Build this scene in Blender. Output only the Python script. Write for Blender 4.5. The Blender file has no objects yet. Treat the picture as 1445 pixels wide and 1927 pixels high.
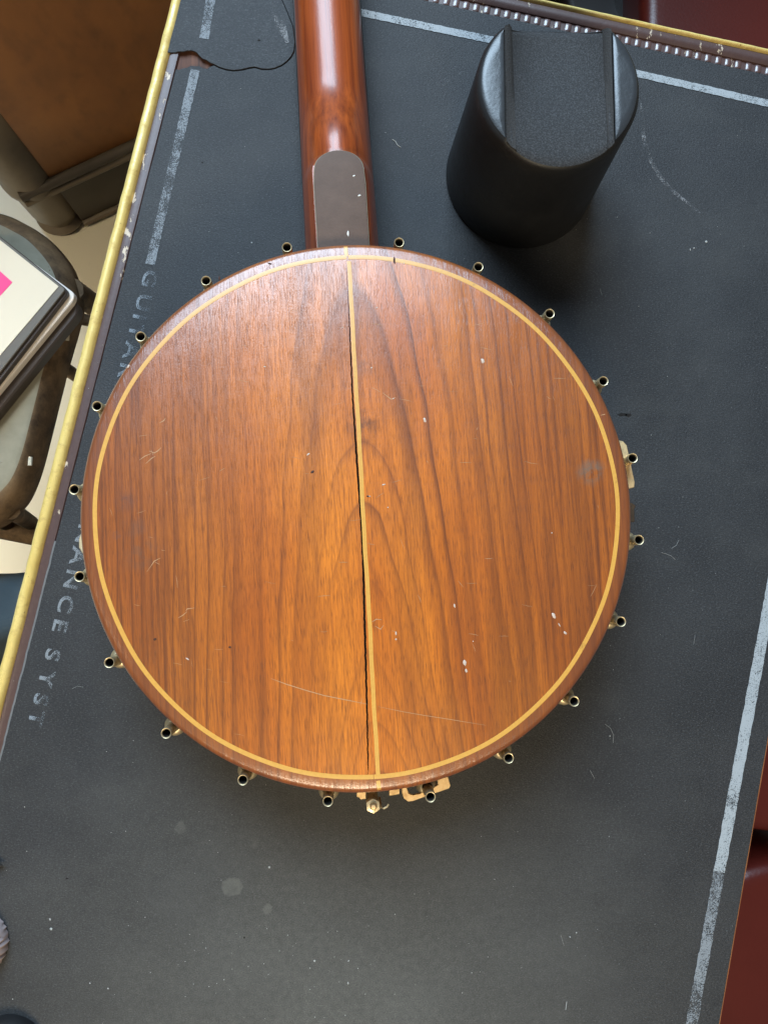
import bpy, bmesh, math, random
from mathutils import Vector, Matrix
R = math.radians
random.seed(7)
S = bpy.context.scene
COL = S.collection

# ------------------------------------------------------------------ camera
FZ0 = -.75
F, CX, CY, H = 1447.0, 722.5, 963.5, 0.5
_n = Vector((660 - CX, -(1075 - CY), -F)).normalized()
_up = -_n
_y = (Vector((0, 1, 0)) - _up * _up[1]).normalized()
_x = _y.cross(_up)
ROT = Matrix((_x, _y, _up))                     # world = ROT @ camera
cd = bpy.data.cameras.new('camera')
cd.sensor_fit = 'VERTICAL'; cd.sensor_height = 24; cd.sensor_width = 18
cd.lens = F / 1927 * 24; cd.clip_start = .01; cd.clip_end = 50
cam = bpy.data.objects.new('camera', cd); COL.objects.link(cam)
cam.matrix_world = Matrix.Translation((0, 0, H)) @ ROT.to_4x4()
S.camera = cam

# ------------------------------------------------------------------ light
w = bpy.data.worlds.new('World'); S.world = w; w.use_nodes = True
bg = w.node_tree.nodes['Background']
bg.inputs[0].default_value = (.80, .78, .76, 1); bg.inputs[1].default_value = .12

def area(name, loc, target, sx, sy, col, power):
    l = bpy.data.lights.new(name, 'AREA'); l.shape = 'RECTANGLE'
    l.size = sx; l.size_y = sy; l.color = col; l.energy = power
    o = bpy.data.objects.new(name, l); COL.objects.link(o)
    o.location = loc
    o.rotation_euler = (Vector(target) - Vector(loc)).to_track_quat('-Z', 'Y').to_euler()
    return o
area('window_light', (-.55, 2.2, 2.45), (-.15, 0, 1.0), 1.9, 2.1, (.60, .80, 1), 212)
area('ceiling_light', (-.05, -1.13, 1.20), (0, 0, 0), .5, .4, (1, .85, .60), 16.5)
lamp = area('floor_fill_light', (-1.5, -.35, 1.5), (-.55, .12, FZ0), .5, .5, (1, .86, .62), 1.7)  # unseen source added to brighten the left floor, spread kept narrow
lamp.data.spread = R(34)
S.view_settings.view_transform = 'Standard'; S.view_settings.look = 'None'
S.view_settings.exposure = 0; S.view_settings.gamma = 1

# ------------------------------------------------------------------ helpers
def P(px, py, z):
    d = ROT @ Vector((px - CX, -(py - CY), -F))
    t = (z - H) / d.z
    return Vector((d.x * t, d.y * t, z))
def tag(o, label=None, cat=None, group=None, kind=None):
    if label: o['label'] = label
    if cat: o['category'] = cat
    if group: o['group'] = group
    if kind: o['kind'] = kind
    return o
def empty(name, loc, rz=0, label=None, cat=None, group=None):
    o = bpy.data.objects.new(name, None); COL.objects.link(o)
    o.location = loc; o.rotation_euler = (0, 0, rz); o.empty_display_size = .02
    return tag(o, label, cat, group)
def link(name, me, parent=None, loc=(0, 0, 0), rot=(0, 0, 0)):
    o = bpy.data.objects.new(name, me); COL.objects.link(o)
    o.location = loc; o.rotation_euler = rot
    if parent: o.parent = parent
    return o
def mesh(name, v, f, mat, smooth=True, angle=40):
    me = bpy.data.meshes.new(name); me.from_pydata([tuple(p) for p in v], [], f)
    bm = bmesh.new(); bm.from_mesh(me)
    bmesh.ops.recalc_face_normals(bm, faces=bm.faces); bm.to_mesh(me); bm.free()
    me.materials.append(mat)
    if smooth:
        me.polygons.foreach_set('use_smooth', [True] * len(me.polygons))
        me.set_sharp_from_angle(angle=R(angle))
    return me
def obj(name, v, f, mat, parent=None, loc=(0, 0, 0), rot=(0, 0, 0), smooth=True, angle=40):
    return link(name, mesh(name, v, f, mat, smooth, angle), parent, loc, rot)
def grid(nu, nv, fn, wrap=False):
    v = [fn(i, j) for i in range(nu) for j in range(nv)]
    f = []
    for i in range(nu - 1):
        for j in range(nv if wrap else nv - 1):
            k = (j + 1) % nv
            f.append((i * nv + j, i * nv + k, (i + 1) * nv + k, (i + 1) * nv + j))
    return v, f
def lathe(prof, n=32, cx=0, cy=0):
    """prof: (r, z) list; open surface of revolution, r=0 allowed at the ends"""
    return grid(len(prof), n, lambda i, j: (cx + prof[i][0] * math.cos(2 * math.pi * j / n), cy + prof[i][0] * math.sin(2 * math.pi * j / n), prof[i][1]), True)
def prism(pts, z0, z1):
    """closed prism over a plan outline"""
    n = len(pts)
    v = [(p[0], p[1], z0) for p in pts] + [(p[0], p[1], z1) for p in pts]
    f = [tuple(range(n))[::-1], tuple(range(n, 2 * n))] + [(i, (i + 1) % n, n + (i + 1) % n, n + i) for i in range(n)]
    return v, f
def bevel_prism(pts, z0, z1, b=.001, seg=2):
    v, f = prism(pts, z0, z1)
    bm = bmesh.new(); vs = [bm.verts.new(p) for p in v]
    for q in f: bm.faces.new([vs[i] for i in q])
    bmesh.ops.recalc_face_normals(bm, faces=bm.faces)
    bmesh.ops.bevel(bm, geom=[e for e in bm.edges if e.calc_face_angle(0) > .6], offset=b, segments=seg, affect='EDGES', profile=.6)
    bm.verts.index_update()
    v = [tuple(q.co) for q in bm.verts]; f = [tuple(x.index for x in q.verts) for q in bm.faces]
    bm.free(); return v, f
def bbox(x0, x1, y0, y1, z0, z1, b=.002, seg=2):
    return bevel_prism([(x0, y0), (x1, y0), (x1, y1), (x0, y1)], z0, z1, b, seg)
def tube(path, rad, n=8, close=True):
    path = [Vector(p) for p in path]; v = []; f = []
    rads = rad if isinstance(rad, (list, tuple)) else [rad] * len(path)
    for i, p in enumerate(path):
        d = (path[min(i + 1, len(path) - 1)] - path[max(i - 1, 0)]).normalized()
        a = d.cross(Vector((0, 0, 1)) if abs(d.z) < .9 else Vector((1, 0, 0))).normalized(); b = d.cross(a)
        for j in range(n):
            t = 2 * math.pi * j / n
            v.append(p + (a * math.cos(t) + b * math.sin(t)) * rads[i])
    for i in range(len(path) - 1):
        for j in range(n):
            k = (j + 1) % n
            f.append((i * n + j, i * n + k, (i + 1) * n + k, (i + 1) * n + j))
    if close:
        f.append(tuple(range(n))); f.append(tuple(range((len(path) - 1) * n, len(path) * n)))
    return v, f
def joinvf(parts):
    V, Fc = [], []
    for v, f in parts:
        o = len(V); V += [tuple(p) for p in v]; Fc += [tuple(i + o for i in q) for q in f]
    return V, Fc
def rounded(pts, r, seg=5):
    out = []; n = len(pts)
    for i in range(n):
        p0, p, p1 = Vector(pts[i - 1]), Vector(pts[i]), Vector(pts[(i + 1) % n])
        rr = r[i] if isinstance(r, (list, tuple)) else r
        a = (p0 - p); b = (p1 - p); k = min(rr, a.length * .49, b.length * .49)
        A = p + a.normalized() * k; B = p + b.normalized() * k
        for s in range(seg + 1):
            t = s / seg; out.append(((1 - t) ** 2 * A + 2 * t * (1 - t) * p + t * t * B)[:])
    return out
def smooth(t): t = max(0, min(1, t)); return t * t * (3 - 2 * t)

# ------------------------------------------------------------------ material helper
class Mat:
    def __init__(s, name, rough=.5, **kw):
        s.m = bpy.data.materials.new(name); s.m.use_nodes = True; s.nt = s.m.node_tree
        s.b = s.nt.nodes['Principled BSDF']; s.out = s.nt.nodes['Material Output']
        s.set('Roughness', rough)
        for k, v in kw.items(): s.set(k.replace('_', ' '), v)
        s._c = None
    def set(s, k, v, node=None):
        i = (node or s.b).inputs[k]
        if isinstance(v, bpy.types.NodeSocket): s.nt.links.new(v, i)
        elif isinstance(v, (tuple, list)) and len(v) == 3 and i.type == 'RGBA': i.default_value = (*v, 1)
        else: i.default_value = v
    def n(s, t, out=0, props=None, **kw):
        nd = s.nt.nodes.new('ShaderNode' + t)
        for k, v in (props or {}).items(): setattr(nd, k, v)
        for k, v in kw.items():
            k = k.replace('_', ' ')
            s.set(int(k[1:]) if k[0] == 'i' and k[1:].isdigit() else k, v, nd)
        return nd.outputs[out]
    @property
    def co(s):
        if not s._c: s._c = s.n('TexCoord', 'Object')
        return s._c
    @property
    def warp(s):
        if not getattr(s, '_w', None):
            nz = s.n('TexNoise', 'Color', Vector=s.co, Scale=170., Detail=3.)
            off = s.n('VectorMath', props={'operation': 'MULTIPLY_ADD'}, i0=nz, i1=(.005, .005, 0), i2=(-.0025, -.0025, 0))
            s._w = s.n('VectorMath', props={'operation': 'MULTIPLY'}, i0=s.n('VectorMath', props={'operation': 'ADD'}, i0=s.co, i1=off), i1=(1, 1, 0))
        return s._w
    def ma(s, op, a, b=0., c=0., clamp=False):
        return s.n('Math', props={'operation': op, 'use_clamp': clamp}, i0=a, i1=b, i2=c)
    def map(s, scale=(1, 1, 1), loc=(0, 0, 0), rot=(0, 0, 0), v=None):
        return s.n('Mapping', Vector=v or s.co, Scale=scale, Location=loc, Rotation=rot)
    def noise(s, scale=1, detail=3, rough=.5, v=None, dist=0., dim='3D', **kw):
        return s.n('TexNoise', props={'noise_dimensions': dim}, Scale=scale, Detail=detail, Roughness=rough, Distortion=dist, **({'Vector': v or s.co} if dim != '1D' else {}), **kw)
    def rng(s, x, a, b, c=0., d=1.):
        return s.n('MapRange', props={'clamp': True}, Value=x, i1=a, i2=b, i3=c, i4=d)
    def mix(s, f, a, b, mode='MIX'):
        return s.n('Mix', 2, props={'data_type': 'RGBA', 'blend_type': mode}, i0=f, i6=a, i7=b)
    def ramp(s, f, stops, interp='LINEAR'):
        nd = s.nt.nodes.new('ShaderNodeValToRGB'); cr = nd.color_ramp; cr.interpolation = interp
        while len(cr.elements) < len(stops): cr.elements.new(.5)
        for e, (p, c) in zip(cr.elements, stops): e.position = p; e.color = (*c, 1)
        s.set(0, f, nd); return nd.outputs[0]
    def bump(s, h, strength=.3, dist=.001, nrm=None):
        kw = {'Normal': nrm} if nrm else {}
        b = s.n('Bump', Height=h, Strength=strength, Distance=dist, **kw); s.set('Normal', b); return b
    def spot(s, x, y, r0, r1, dim=True):
        """soft disc mask in object x, y"""
        d = s.n('VectorMath', 'Value', props={'operation': 'DISTANCE'}, i0=s.warp, i1=(x, y, 0))
        return s.rng(d, r0, r1, 1, 0)
MIXC = lambda a, b, t: tuple(a[i] + (b[i] - a[i]) * t for i in range(3))

def plain(name, col, rough=.5, var=.15, scale=60, bump=0., bscale=400, **kw):
    m = Mat(name, rough, **kw)
    n = m.noise(scale, 5, .6)
    m.set('Base Color', m.mix(n, tuple(c * (1 - var) for c in col), tuple(c * (1 + var) for c in col)))
    if bump: m.bump(m.noise(bscale, 3, .6), bump, .001)
    return m.m

# banjo frame: origin under the centre of the back plate, +Y along the neck
BL = Vector((.0050, .0329, 0)); BA = R(3.43)
BI = (Matrix.Translation(BL) @ Matrix.Rotation(BA, 4, 'Z')).inverted()
def B(px, py, z=.083): return BI @ P(px, py, z)
PXM = .000289                                     # metres per photo pixel at the back plate

# ---- figured wood of the back
def wood_back():
    m = Mat('back_wood', .42)
    sx, sy, sz = (m.n('SeparateXYZ', i, Vector=m.co) for i in (0, 1, 2))
    x = m.ma('MULTIPLY', sx, 1 / PXM); y = m.ma('MULTIPLY', sy, 1 / PXM)
    dn = m.noise(1, 2, .5, m.map((22, 6, 1)))
    dn2 = m.noise(1, 3, .55, m.map((75, 16, 1), (3, 1, 0)))
    xw = m.ma('ADD', m.ma('ADD', x, m.ma('MULTIPLY', m.ma('SUBTRACT', dn, .5), 26.)), m.ma('MULTIPLY', m.ma('SUBTRACT', dn2, .5), 9.))
    xw = m.ma('SUBTRACT', xw, 6.)
    d = m.ma('MULTIPLY', m.ma('ADD', y, 2394.), .0797)
    d = m.ma('ADD', d, m.ma('MULTIPLY', m.ma('SUBTRACT', m.noise(1, 1, .5, m.map((9, 14, 1), (5, 2, 0))), .5), 15.))
    r = m.ma('SQRT', m.ma('ADD', m.ma('MULTIPLY', xw, xw), m.ma('MULTIPLY', d, d)))
    jit = m.noise(1, 2, .5, dim='1D', W=m.ma('MULTIPLY', r, 1 / 55))
    ph = m.ma('ADD', m.ma('MULTIPLY', r, 1 / 25), m.ma('MULTIPLY', jit, 2.2))
    ph = m.ma('SUBTRACT', ph, m.ma('MULTIPLY', m.ma('MAXIMUM', m.ma('SUBTRACT', 198., r), 0.), 1 / 15))
    fr = m.ma('FRACT', ph)
    line = m.ramp(fr, [(0, (.5,) * 3), (.04, (.10,) * 3), (.5, (0,) * 3), (.78, (.16,) * 3), (.93, (.75,) * 3), (.97, (1,) * 3), (1, (.5,) * 3)])
    amp = m.rng(m.noise(1, 0, .5, dim='1D', W=m.ma('MULTIPLY', m.ma('FLOOR', ph), 5.17)), .32, .60, .36, 1)
    amp = m.ma('MULTIPLY', amp, m.rng(m.noise(1, 2, .5, m.map((12, 5, 1), (8, 3, 0))), .3, .62, .35, 1))
    line = m.ma('MULTIPLY', m.ma('MULTIPLY', line, amp), m.rng(m.ma('ABSOLUTE', x), 30, 150, .72, .92))
    # fine straight streaks and short pores along the grain
    streak = m.noise(1, 4, .62, m.map((420, 9, 1), (1, 0, 0)))
    side = m.rng(m.ma('ABSOLUTE', m.ma('ADD', x, 0.)), 180, 430, .25, 1)
    fine = m.noise(1, 3, .6, m.map((1500, 55, 1), (0, 4, 0)))
    pore = m.rng(m.noise(1, 2, .6, m.map((2100, 120, 1), (2, 9, 0))), .53, .68)
    broad = m.noise(1, 3, .5, m.map((26, 7, 1), (4, 4, 0)))
    c = m.mix(m.rng(broad, .3, .7), (.56, .130, .008), (.84, .245, .016))
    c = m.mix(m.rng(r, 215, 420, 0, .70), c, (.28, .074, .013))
    c = m.mix(m.rng(m.noise(1, 3, .55, m.map((48, 2.6, 1), (7, 2, 0))), .50, .66, 0, .5), c, (.15, .040, .010))
    c = m.mix(m.ma('MULTIPLY', line, .95), c, (.09, .022, .007))
    c = m.mix(m.ma('MULTIPLY', m.rng(streak, .45, .66), side), c, (.16, .042, .010))
    c = m.mix(m.rng(fine, .42, .72, 0, .6), c, (.22, .055, .012))
    c = m.mix(m.ma('MULTIPLY', pore, .5), c, (.10, .03, .012))
    # the band outside the inlay is stained redder; the rubbed edge is darker
    rr = m.n('VectorMath', 'Value', props={'operation': 'LENGTH'}, i0=m.n('CombineXYZ', X=sx, Y=sy))
    c = m.mix(m.rng(rr, .1425, .1440, 0, .55), c, (.20, .062, .026))
    # smudges and ring marks
    patch = m.noise(150, 5, .65)
    for (px, py, r0, r1, k, colr) in [(1110, 890, .003, .0085, .8, (.17, .12, .085)), (1122, 878, .001, .006, .6, (.16, .12, .09)), (235, 940, .001, .008, .6, (.13, .055, .04)), (262, 1040, .003, .013, .5, (.15, .075, .045)), (255, 985, .002, .01, .4, (.14, .07, .045)), (685, 800, .002, .012, .8, (.10, .035, .014)), (685, 690, .001, .008, .45, (.10, .035, .014)), (217, 1008, .0015, .003, .6, (.16, .07, .05))]:
        p = B(px, py)
        c = m.mix(m.ma('MULTIPLY', m.spot(p.x, p.y, r0, r1), m.rng(patch, .38, .6, 0, k)), c, colr)
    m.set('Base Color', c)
    m.set('Coat Weight', .95); m.set('Coat IOR', 1.5)
    m.set('Coat Roughness', m.rng(m.noise(60, 6, .7), .3, .7, .13, .26))
    h = m.ma('ADD', m.ma('MULTIPLY', pore, -.5), m.ma('MULTIPLY', m.noise(900, 3, .6), .35))
    h = m.ma('ADD', h, m.ma('MULTIPLY', m.noise(1, 2, .5, m.map((40, 14, 1))), 5.))
    bmp = m.bump(h, .22, .0006); m.set('Coat Normal', bmp)
    return m.m
def wood_grain(name, light, dark, rough=.4, coat=.4, coatr=.15, sc=(260, 7, 60), pores=True, wear=None):
    m = Mat(name, rough)
    a = m.noise(1, 4, .6, m.map(sc)); b = m.noise(1, 3, .6, m.map(tuple(k * 4 for k in sc), (3, 1, 2)))
    c = m.mix(m.rng(a, .3, .7), dark, light)
    c = m.mix(m.rng(b, .5, .75, 0, .45), c, tuple(k * .5 for k in dark))
    if wear:
        c = m.mix(m.rng(m.noise(45, 6, .7), .60, .66), c, wear)
    m.set('Base Color', c); m.set('Coat Weight', coat); m.set('Coat Roughness', m.rng(m.noise(90, 5, .7), .3, .7, coatr * .8, coatr * 1.7))
    m.bump(m.ma('ADD', m.ma('MULTIPLY', b, .5), m.noise(500, 3, .6)), .12, .0005)
    return m.m
def inlay_mat():
    m = Mat('inlay_maple', .4)
    n = m.noise(1, 4, .6, m.map((500, 500, 60))); k = m.noise(90, 4, .6)
    c = m.mix(n, (.60, .29, .05), (.78, .42, .085))
    c = m.mix(m.rng(k, .66, .74, 0, .6), c, (.25, .12, .04))
    m.set('Base Color', c); m.set('Coat Weight', .4); m.set('Coat Roughness', .25)
    m.bump(n, .15, .0004); return m.m
def metal(name, col, rough, tarn, amt=.5):
    m = Mat(name, rough, Metallic=.85)
    n = m.noise(260, 5, .65)
    m.set('Base Color', m.mix(m.rng(n, .4, .7, 0, amt), col, tarn))
    m.set('Roughness', m.rng(n, .35, .7, rough, rough + .28)); m.bump(m.noise(900, 3, .6), .12, .0004)
    return m.m
def mat_cloth():
    m = Mat('mat_felt', .58, Specular_IOR_Level=.38)
    a = m.noise(14, 4, .55); f = m.noise(900, 4, .7); g = m.noise(1, 3, .6, m.map((700, 1700, 700), rot=(0, 0, .2)))
    c = m.mix(m.rng(a, .3, .7), (.021, .0215, .0235), (.038, .0388, .041))
    c = m.mix(m.rng(f, .38, .66, 0, .75), c, (.009, .0095, .011))
    c = m.mix(m.rng(g, .54, .72, 0, .7), c, (.095, .098, .104))
    c = m.mix(m.rng(m.noise(6, 6, .7, m.map((1, 1, 1), (2, 7, 0))), .52, .74, 0, .5), c, (.050, .050, .050))
    pt = m.noise(220, 4, .6)
    for px, py, r0, r1, k in [(438, 1668, .0055, .0063, .55), (503, 1710, .0026, .0032, .5), (340, 1558, .003, .0038, .35), (480, 1590, .001, .003, .25)]:
        p = P(px, py, 0)
        c = m.mix(m.ma('MULTIPLY', m.spot(p.x, p.y, r0, r1), m.rng(pt, .3, .6, k * .5, k)), c, (.12, .12, .105))
    for px, py, r0, r1, k in [(637, 1780, .003, .007, .5), (630, 1810, .002, .005, .4), (640, 1720, .004, .01, .3)]:
        p = P(px, py, 0)
        c = m.mix(m.ma('MULTIPLY', m.spot(p.x, p.y, r0, r1), m.rng(pt, .3, .6, 0, k)), c, (.02, .02, .02))
    p = P(640, 1950, 0)  # pale dusty patch that also paints in the warm glow on the near mat
    dust_glow = m.ma('MULTIPLY', m.rng(m.ma('ADD', m.spot(p.x, p.y, .03, .24), m.ma('MULTIPLY', m.ma('SUBTRACT', m.noise(13, 6, .7, m.map((1, 1.5, 1), (1, 3, 0))), .5), .8)), .0, 1.1), m.rng(m.noise(240, 5, .75), .3, .65, .5, 1))
    dust_glow = m.ma('MULTIPLY', dust_glow, m.rng(m.noise(1500, 3, .8), .40, .60, .35, 1))
    c = m.mix(m.ma('MULTIPLY', dust_glow, .62), c, (.20, .196, .172))
    m.set('Base Color', c)
    m.bump(m.ma('ADD', m.ma('ADD', f, m.ma('MULTIPLY', g, .6)), m.ma('MULTIPLY', m.noise(420, 4, .7), .5)), .6, .0006)
    return m.m
def print_mat(name, thr, col=(.23, .25, .27), wear=.12):
    m = Mat(name, .75); m.set('Base Color', col)
    f = m.noise(1500, 4, .75); big = m.noise(38, 4, .65)
    rub = m.noise(1, 4, .7, m.map((260, 90, 260), rot=(0, 0, .5)))
    v = m.ma('ADD', m.ma('ADD', m.ma('MULTIPLY', f, .8), m.ma('MULTIPLY', rub, .2)), m.ma('MULTIPLY', m.ma('SUBTRACT', big, .5), wear * 4))
    a = m.rng(v, thr - .03, thr + .04, 0, .95)
    tr = m.nt.nodes.new('ShaderNodeBsdfTransparent'); mx = m.nt.nodes.new('ShaderNodeMixShader')
    m.nt.links.new(a, mx.inputs[0]); m.nt.links.new(tr.outputs[0], mx.inputs[1]); m.nt.links.new(m.b.outputs[0], mx.inputs[2])
    m.nt.links.new(mx.outputs[0], m.out.inputs[0]); return m.m
def gold_edge_mat():
    m = Mat('gold_paint', .33)
    n = m.noise(1, 5, .65, m.map((90, 14, 90))); k = m.noise(130, 5, .7)
    c = m.mix(m.rng(n, .3, .7), (.70, .50, .14), (.80, .62, .22))
    c = m.mix(m.rng(k, .52, .70, 0, .5), c, (.36, .20, .04)); c = m.mix(m.rng(m.noise(420, 4, .7), .66, .70, 0, .7), c, (.14, .07, .02))
    m.set('Base Color', c); m.set('Metallic', .1); m.set('Coat Weight', m.rng(k, .4, .6, .45, .05)); m.set('Coat Roughness', .16); m.set('Roughness', m.rng(k, .35, .65, .3, .6))
    m.bump(m.ma('ADD', k, n), .35, .001); return m.m
def brown_mat():
    m = Mat('brown_lacquer', .38)
    n = m.noise(180, 5, .7); k = m.noise(1, 5, .68, m.map((150, 70, 150), rot=(0, 0, -.216)))
    c = m.mix(n, (.055, .026, .022), (.095, .048, .04))
    k = m.ma('ADD', k, m.rng(m.noise(7, 2, .5), .4, .7, -.02, .09))
    c = m.mix(m.rng(k, .645, .665), c, (.55, .44, .32))
    m.set('Base Color', c); m.set('Roughness', .5); m.set('Coat Weight', .2); m.set('Coat Roughness', .22)
    m.bump(m.ma('ADD', n, m.ma('MULTIPLY', m.rng(k, .64, .67), -2.)), .3, .0007); return m.m

W_BACK = wood_back()
W_NECK = wood_grain('neck_wood', (.44, .088, .014), (.19, .032, .008), .35, .28, .14, (260, 5, 160))
W_RIM = wood_grain('rim_wood', (.16, .06, .025), (.09, .03, .014))
INLAY = inlay_mat()
CAPM = plain('heel_cap_fibre', (.125, .080, .060), .7, .25, 120, .15, 700, Specular_IOR_Level=.35)
IVORY = plain('worn_edge', (.55, .50, .38), .5, .25, 200)
NICKEL = metal('aged_nickel', (.88, .73, .47), .34, (.42, .28, .11), .6)
BRASS = metal('gold_plate', (.95, .68, .36), .42, (.62, .38, .16), .4)
DARKM = plain('dark_bore', (.012, .010, .008), .8)
FRETB = plain('ebony', (.02, .017, .015), .5)
SKIN = plain('drum_skin', (.6, .56, .46), .6)
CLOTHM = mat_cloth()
PRINT = print_mat('print_worn', .475)
PRINT_SOLID = print_mat('print_solid', .43, (.36, .39, .41), .07)
PRINT_FAINT = print_mat('print_faint', .51, (.23, .26, .29), .13)
CHALK = print_mat('chalk_scuff', .56, (.20, .20, .205), .2)
GOLD = gold_edge_mat()
BROWN = brown_mat()
W_TABLE = wood_grain('table_wood', (.16, .06, .03), (.05, .018, .010), .75, .0, .3)
MATEDGE = plain('mat_core', (.16, .165, .17), .9, .3, 300)

# ================================================================== setting: floor
def floor_mat():
    m = Mat('linoleum', .45)
    a = m.noise(3, 5, .6); b = m.noise(25, 6, .7)
    c = m.mix(a, (.64, .57, .42), (.74, .67, .51))
    c = m.mix(m.rng(b, .6, .75, 0, .35), c, (.34, .29, .20))
    m.set('Base Color', c); m.bump(b, .1, .002); return m.m
FZ = -.75
obj('floor', [(-3, -3, FZ), (3, -3, FZ), (3, 3, FZ), (-3, 3, FZ)], [(0, 1, 2, 3)], floor_mat())['kind'] = 'structure'

# ================================================================== table
def lerp2(a, b, t): return (a[0] + (b[0] - a[0]) * t, a[1] + (b[1] - a[1]) * t)
A_ = R(12.45); U = Vector((math.sin(A_), math.cos(A_))); V_ = Vector((math.cos(A_), -math.sin(A_)))
T_ = Vector((.2375, -.0474)).normalized(); TN = Vector((-T_.y, T_.x))      # along / out of the far edge
ML = Vector((-.1603, .1477))                    # a point on the mat's left edge
MT = Vector((.1725, .3683))                     # a point on the mat's far edge
MR = Vector((.2515, -.1998))                    # a point on the mat's right edge
def isect(p, d, q, e):
    k = (q - p); den = d.x * e.y - d.y * e.x
    return p + d * ((k.x * e.y - k.y * e.x) / den)
corner_l = isect(ML, U, MT, T_); corner_r = isect(MR, U, MT, T_)
SB = -.62                                       # table reaches this far towards the viewer
def on_left(y): return ML + U * ((y - ML.y) / U.y)
def on_right(y): return MR + U * ((y - MR.y) / U.y)
LB, RB = on_left(SB), on_right(SB)

tbl = empty('table', (0, 0, FZ), 0, 'dark wooden work table with gold edging, carrying the black mat and the banjo', 'table')
def tz(v): return [(p[0], p[1], p[2] - FZ) for p in v]
WB, WG = .0066, .0074
oL = -V_                                         # outward on the left side
outl = [LB + oL * WB, isect(ML + oL * WB, U, MT + TN * .0155, T_), isect(MR + V_ * .001, U, MT + TN * .0155, T_), RB + V_ * .001]
v, f = bevel_prism([p[:] for p in outl], -.028, -.0022, .0015)
obj('table_top', tz(v), f, W_TABLE, tbl)
# brown border along the left side, a slightly crowned strip
def strip_between(p0, p1, out, w0, w1, prof, n=90, jig=.0):
    """sweep a profile [(offset 0..1, z)] from p0 to p1; offset runs w0..w1 outwards"""
    rnd = random.Random(3)
    jj = [rnd.uniform(-1, 1) * jig for _ in range(n)]
    def fn(i, j):
        t = i / (n - 1); o, z = prof[j]
        q = p0 + (p1 - p0) * t + out * (w0 + (w1 - w0) * o + jj[i])
        return (q.x, q.y, z)
    return grid(n, len(prof), fn)
far_l = isect(ML, U, MT + TN * .012, T_)
v, f = strip_between(LB, far_l, oL, .0, WB, [(-.05, -.006), (-.03, -.0018), (.1, -.0006), (.5, -.0002), (.9, -.0007), (1.03, -.002)], 90)
obj('border', tz(v), f, BROWN, tbl)['label'] = 'chipped dark brown border along the left side'
prof = [(-.02, -.003), (.0, -.0012)] + [(.05 + .95 * (1 - math.cos(a)) / 2, -.0012 + .0032 * math.sin(a)) for a in [k * math.pi / 12 for k in range(1, 13)]] + [(1.0, -.012)]
v, f = strip_between(LB, far_l + U * .012, oL, WB, WB + WG, prof, 160, .00022)
obj('gold_edging', tz(v), f, GOLD, tbl)['label'] = 'rounded yellow gold edging along the left side'
# far side: ribs, brown bead, gold edging
f0 = corner_l - T_ * .012; f1 = corner_r + T_ * .08
v, f = strip_between(f0, f1, TN, 0, .0072, [(-.02, -.004), (0, -.0020), (1, -.0020), (1.02, -.004)], 4)
obj('rib_bed', tz(v), f, BROWN, tbl)
v, f = strip_between(f0, f1, TN,   .0070, .0150, [(-.02, -.004), (.05, -.0008), (.3, .0006), (.6, .0010), (.9, .0004), (1.0, -.002)], 60)
obj('border', tz(v), f, BROWN, tbl)['label'] = 'brown beaded border along the far side'
v, f = strip_between(f0 - T_ * .01, f1, TN, .0150, .0184, prof, 120, .0001)
obj('gold_edging', tz(v), f, GOLD, tbl)['label'] = 'thin gold edging along the far side'
# one carved rib: a rounded bar across the band
rv, rf = grid(9, 7, lambda i, j: (.0023 * math.cos(math.pi * j / 6) * -1, .0003 + .0066 * i / 8, (.0015 * math.sin(math.pi * j / 6) ** .7) * (0.25 + .75 * min(1, math.sin(math.pi * (i + .6) / 9.2) * 1.6))))
RIBM = plain('rib_lacquer', (.10, .052, .045), .4, .3, 300, .5, 500, Coat_Weight=.8, Coat_Roughness=.24, Coat_IOR=1.7)
rib_me = mesh('rib', rv, rf, RIBM)
L = (f1 - f0).length; k = 0
while k * .0072 < L:
    q = f0 + T_ * (k * .0072 + random.uniform(-.0003, .0003))
    link('rib', rib_me, tbl, (q.x, q.y, -.0021 - FZ), (0, 0, math.atan2(T_.y, T_.x) + random.uniform(-.04, .04))); k += 1
# thin bare wooden lip showing past the mat on the right
v, f = strip_between(RB, corner_r, V_, .0002, .0016, [(0, -.004), (.1, -.0016), (.8, -.0016), (1.4, -.004), (1.4, -.02)], 60)
obj('wood_lip', tz(v), f, wood_grain('bare_lip', (.34, .13, .045), (.22, .07, .025)), tbl)
for q in (on_left(.34) + V_ * .05, on_right(.30) - V_ * .05, on_left(-.55) + V_ * .05, on_right(-.55) - V_ * .05):
    v, f = bbox(q.x - .022, q.x + .022, q.y - .022, q.y + .022, 0, -.028 - FZ - .0005, .004)
    obj('leg', v, f, W_TABLE, tbl)

# ================================================================== mat
mt = empty('work_mat', (0, 0, 0), 0, 'worn black felt work mat with white printed lines, torn at its far left corner', 'mat')
tear_low = [(331, 130), (338, 131), (345, 128), (352, 127), (360, 123), (368, 124), (376, 124), (382, 128), (390, 129), (396, 125), (403, 122.5), (412, 127.5), (426, 132), (440, 134), (455, 132.5), (470, 129), (480, 127.5), (492, 131), (505, 131.5), (516, 130), (530, 124.5), (541, 116.5), (549, 107.5), (554, 98), (556, 80), (552, 50), (540, 20), (531, 0), (520, -40)]
tear_up = [(330, 100), (337, 98), (346, 98), (354, 96), (362, 96), (370, 99), (375, 105), (381, 111), (389, 114), (396, 119), (403, 121.5), (412, 126.5), (426, 131), (440, 133), (455, 131.3), (470, 127.6), (480, 126.2), (492, 130), (505, 130.5), (516, 129), (530, 123.3), (540, 115.5), (548, 106.5), (553, 97), (555, 80), (551, 50), (539, 20), (530, 0), (519, -40)]
low = [P(a, b, 0).to_2d() for a, b in tear_low]; upp = [P(a, b, 0).to_2d() for a, b in tear_up]
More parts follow.
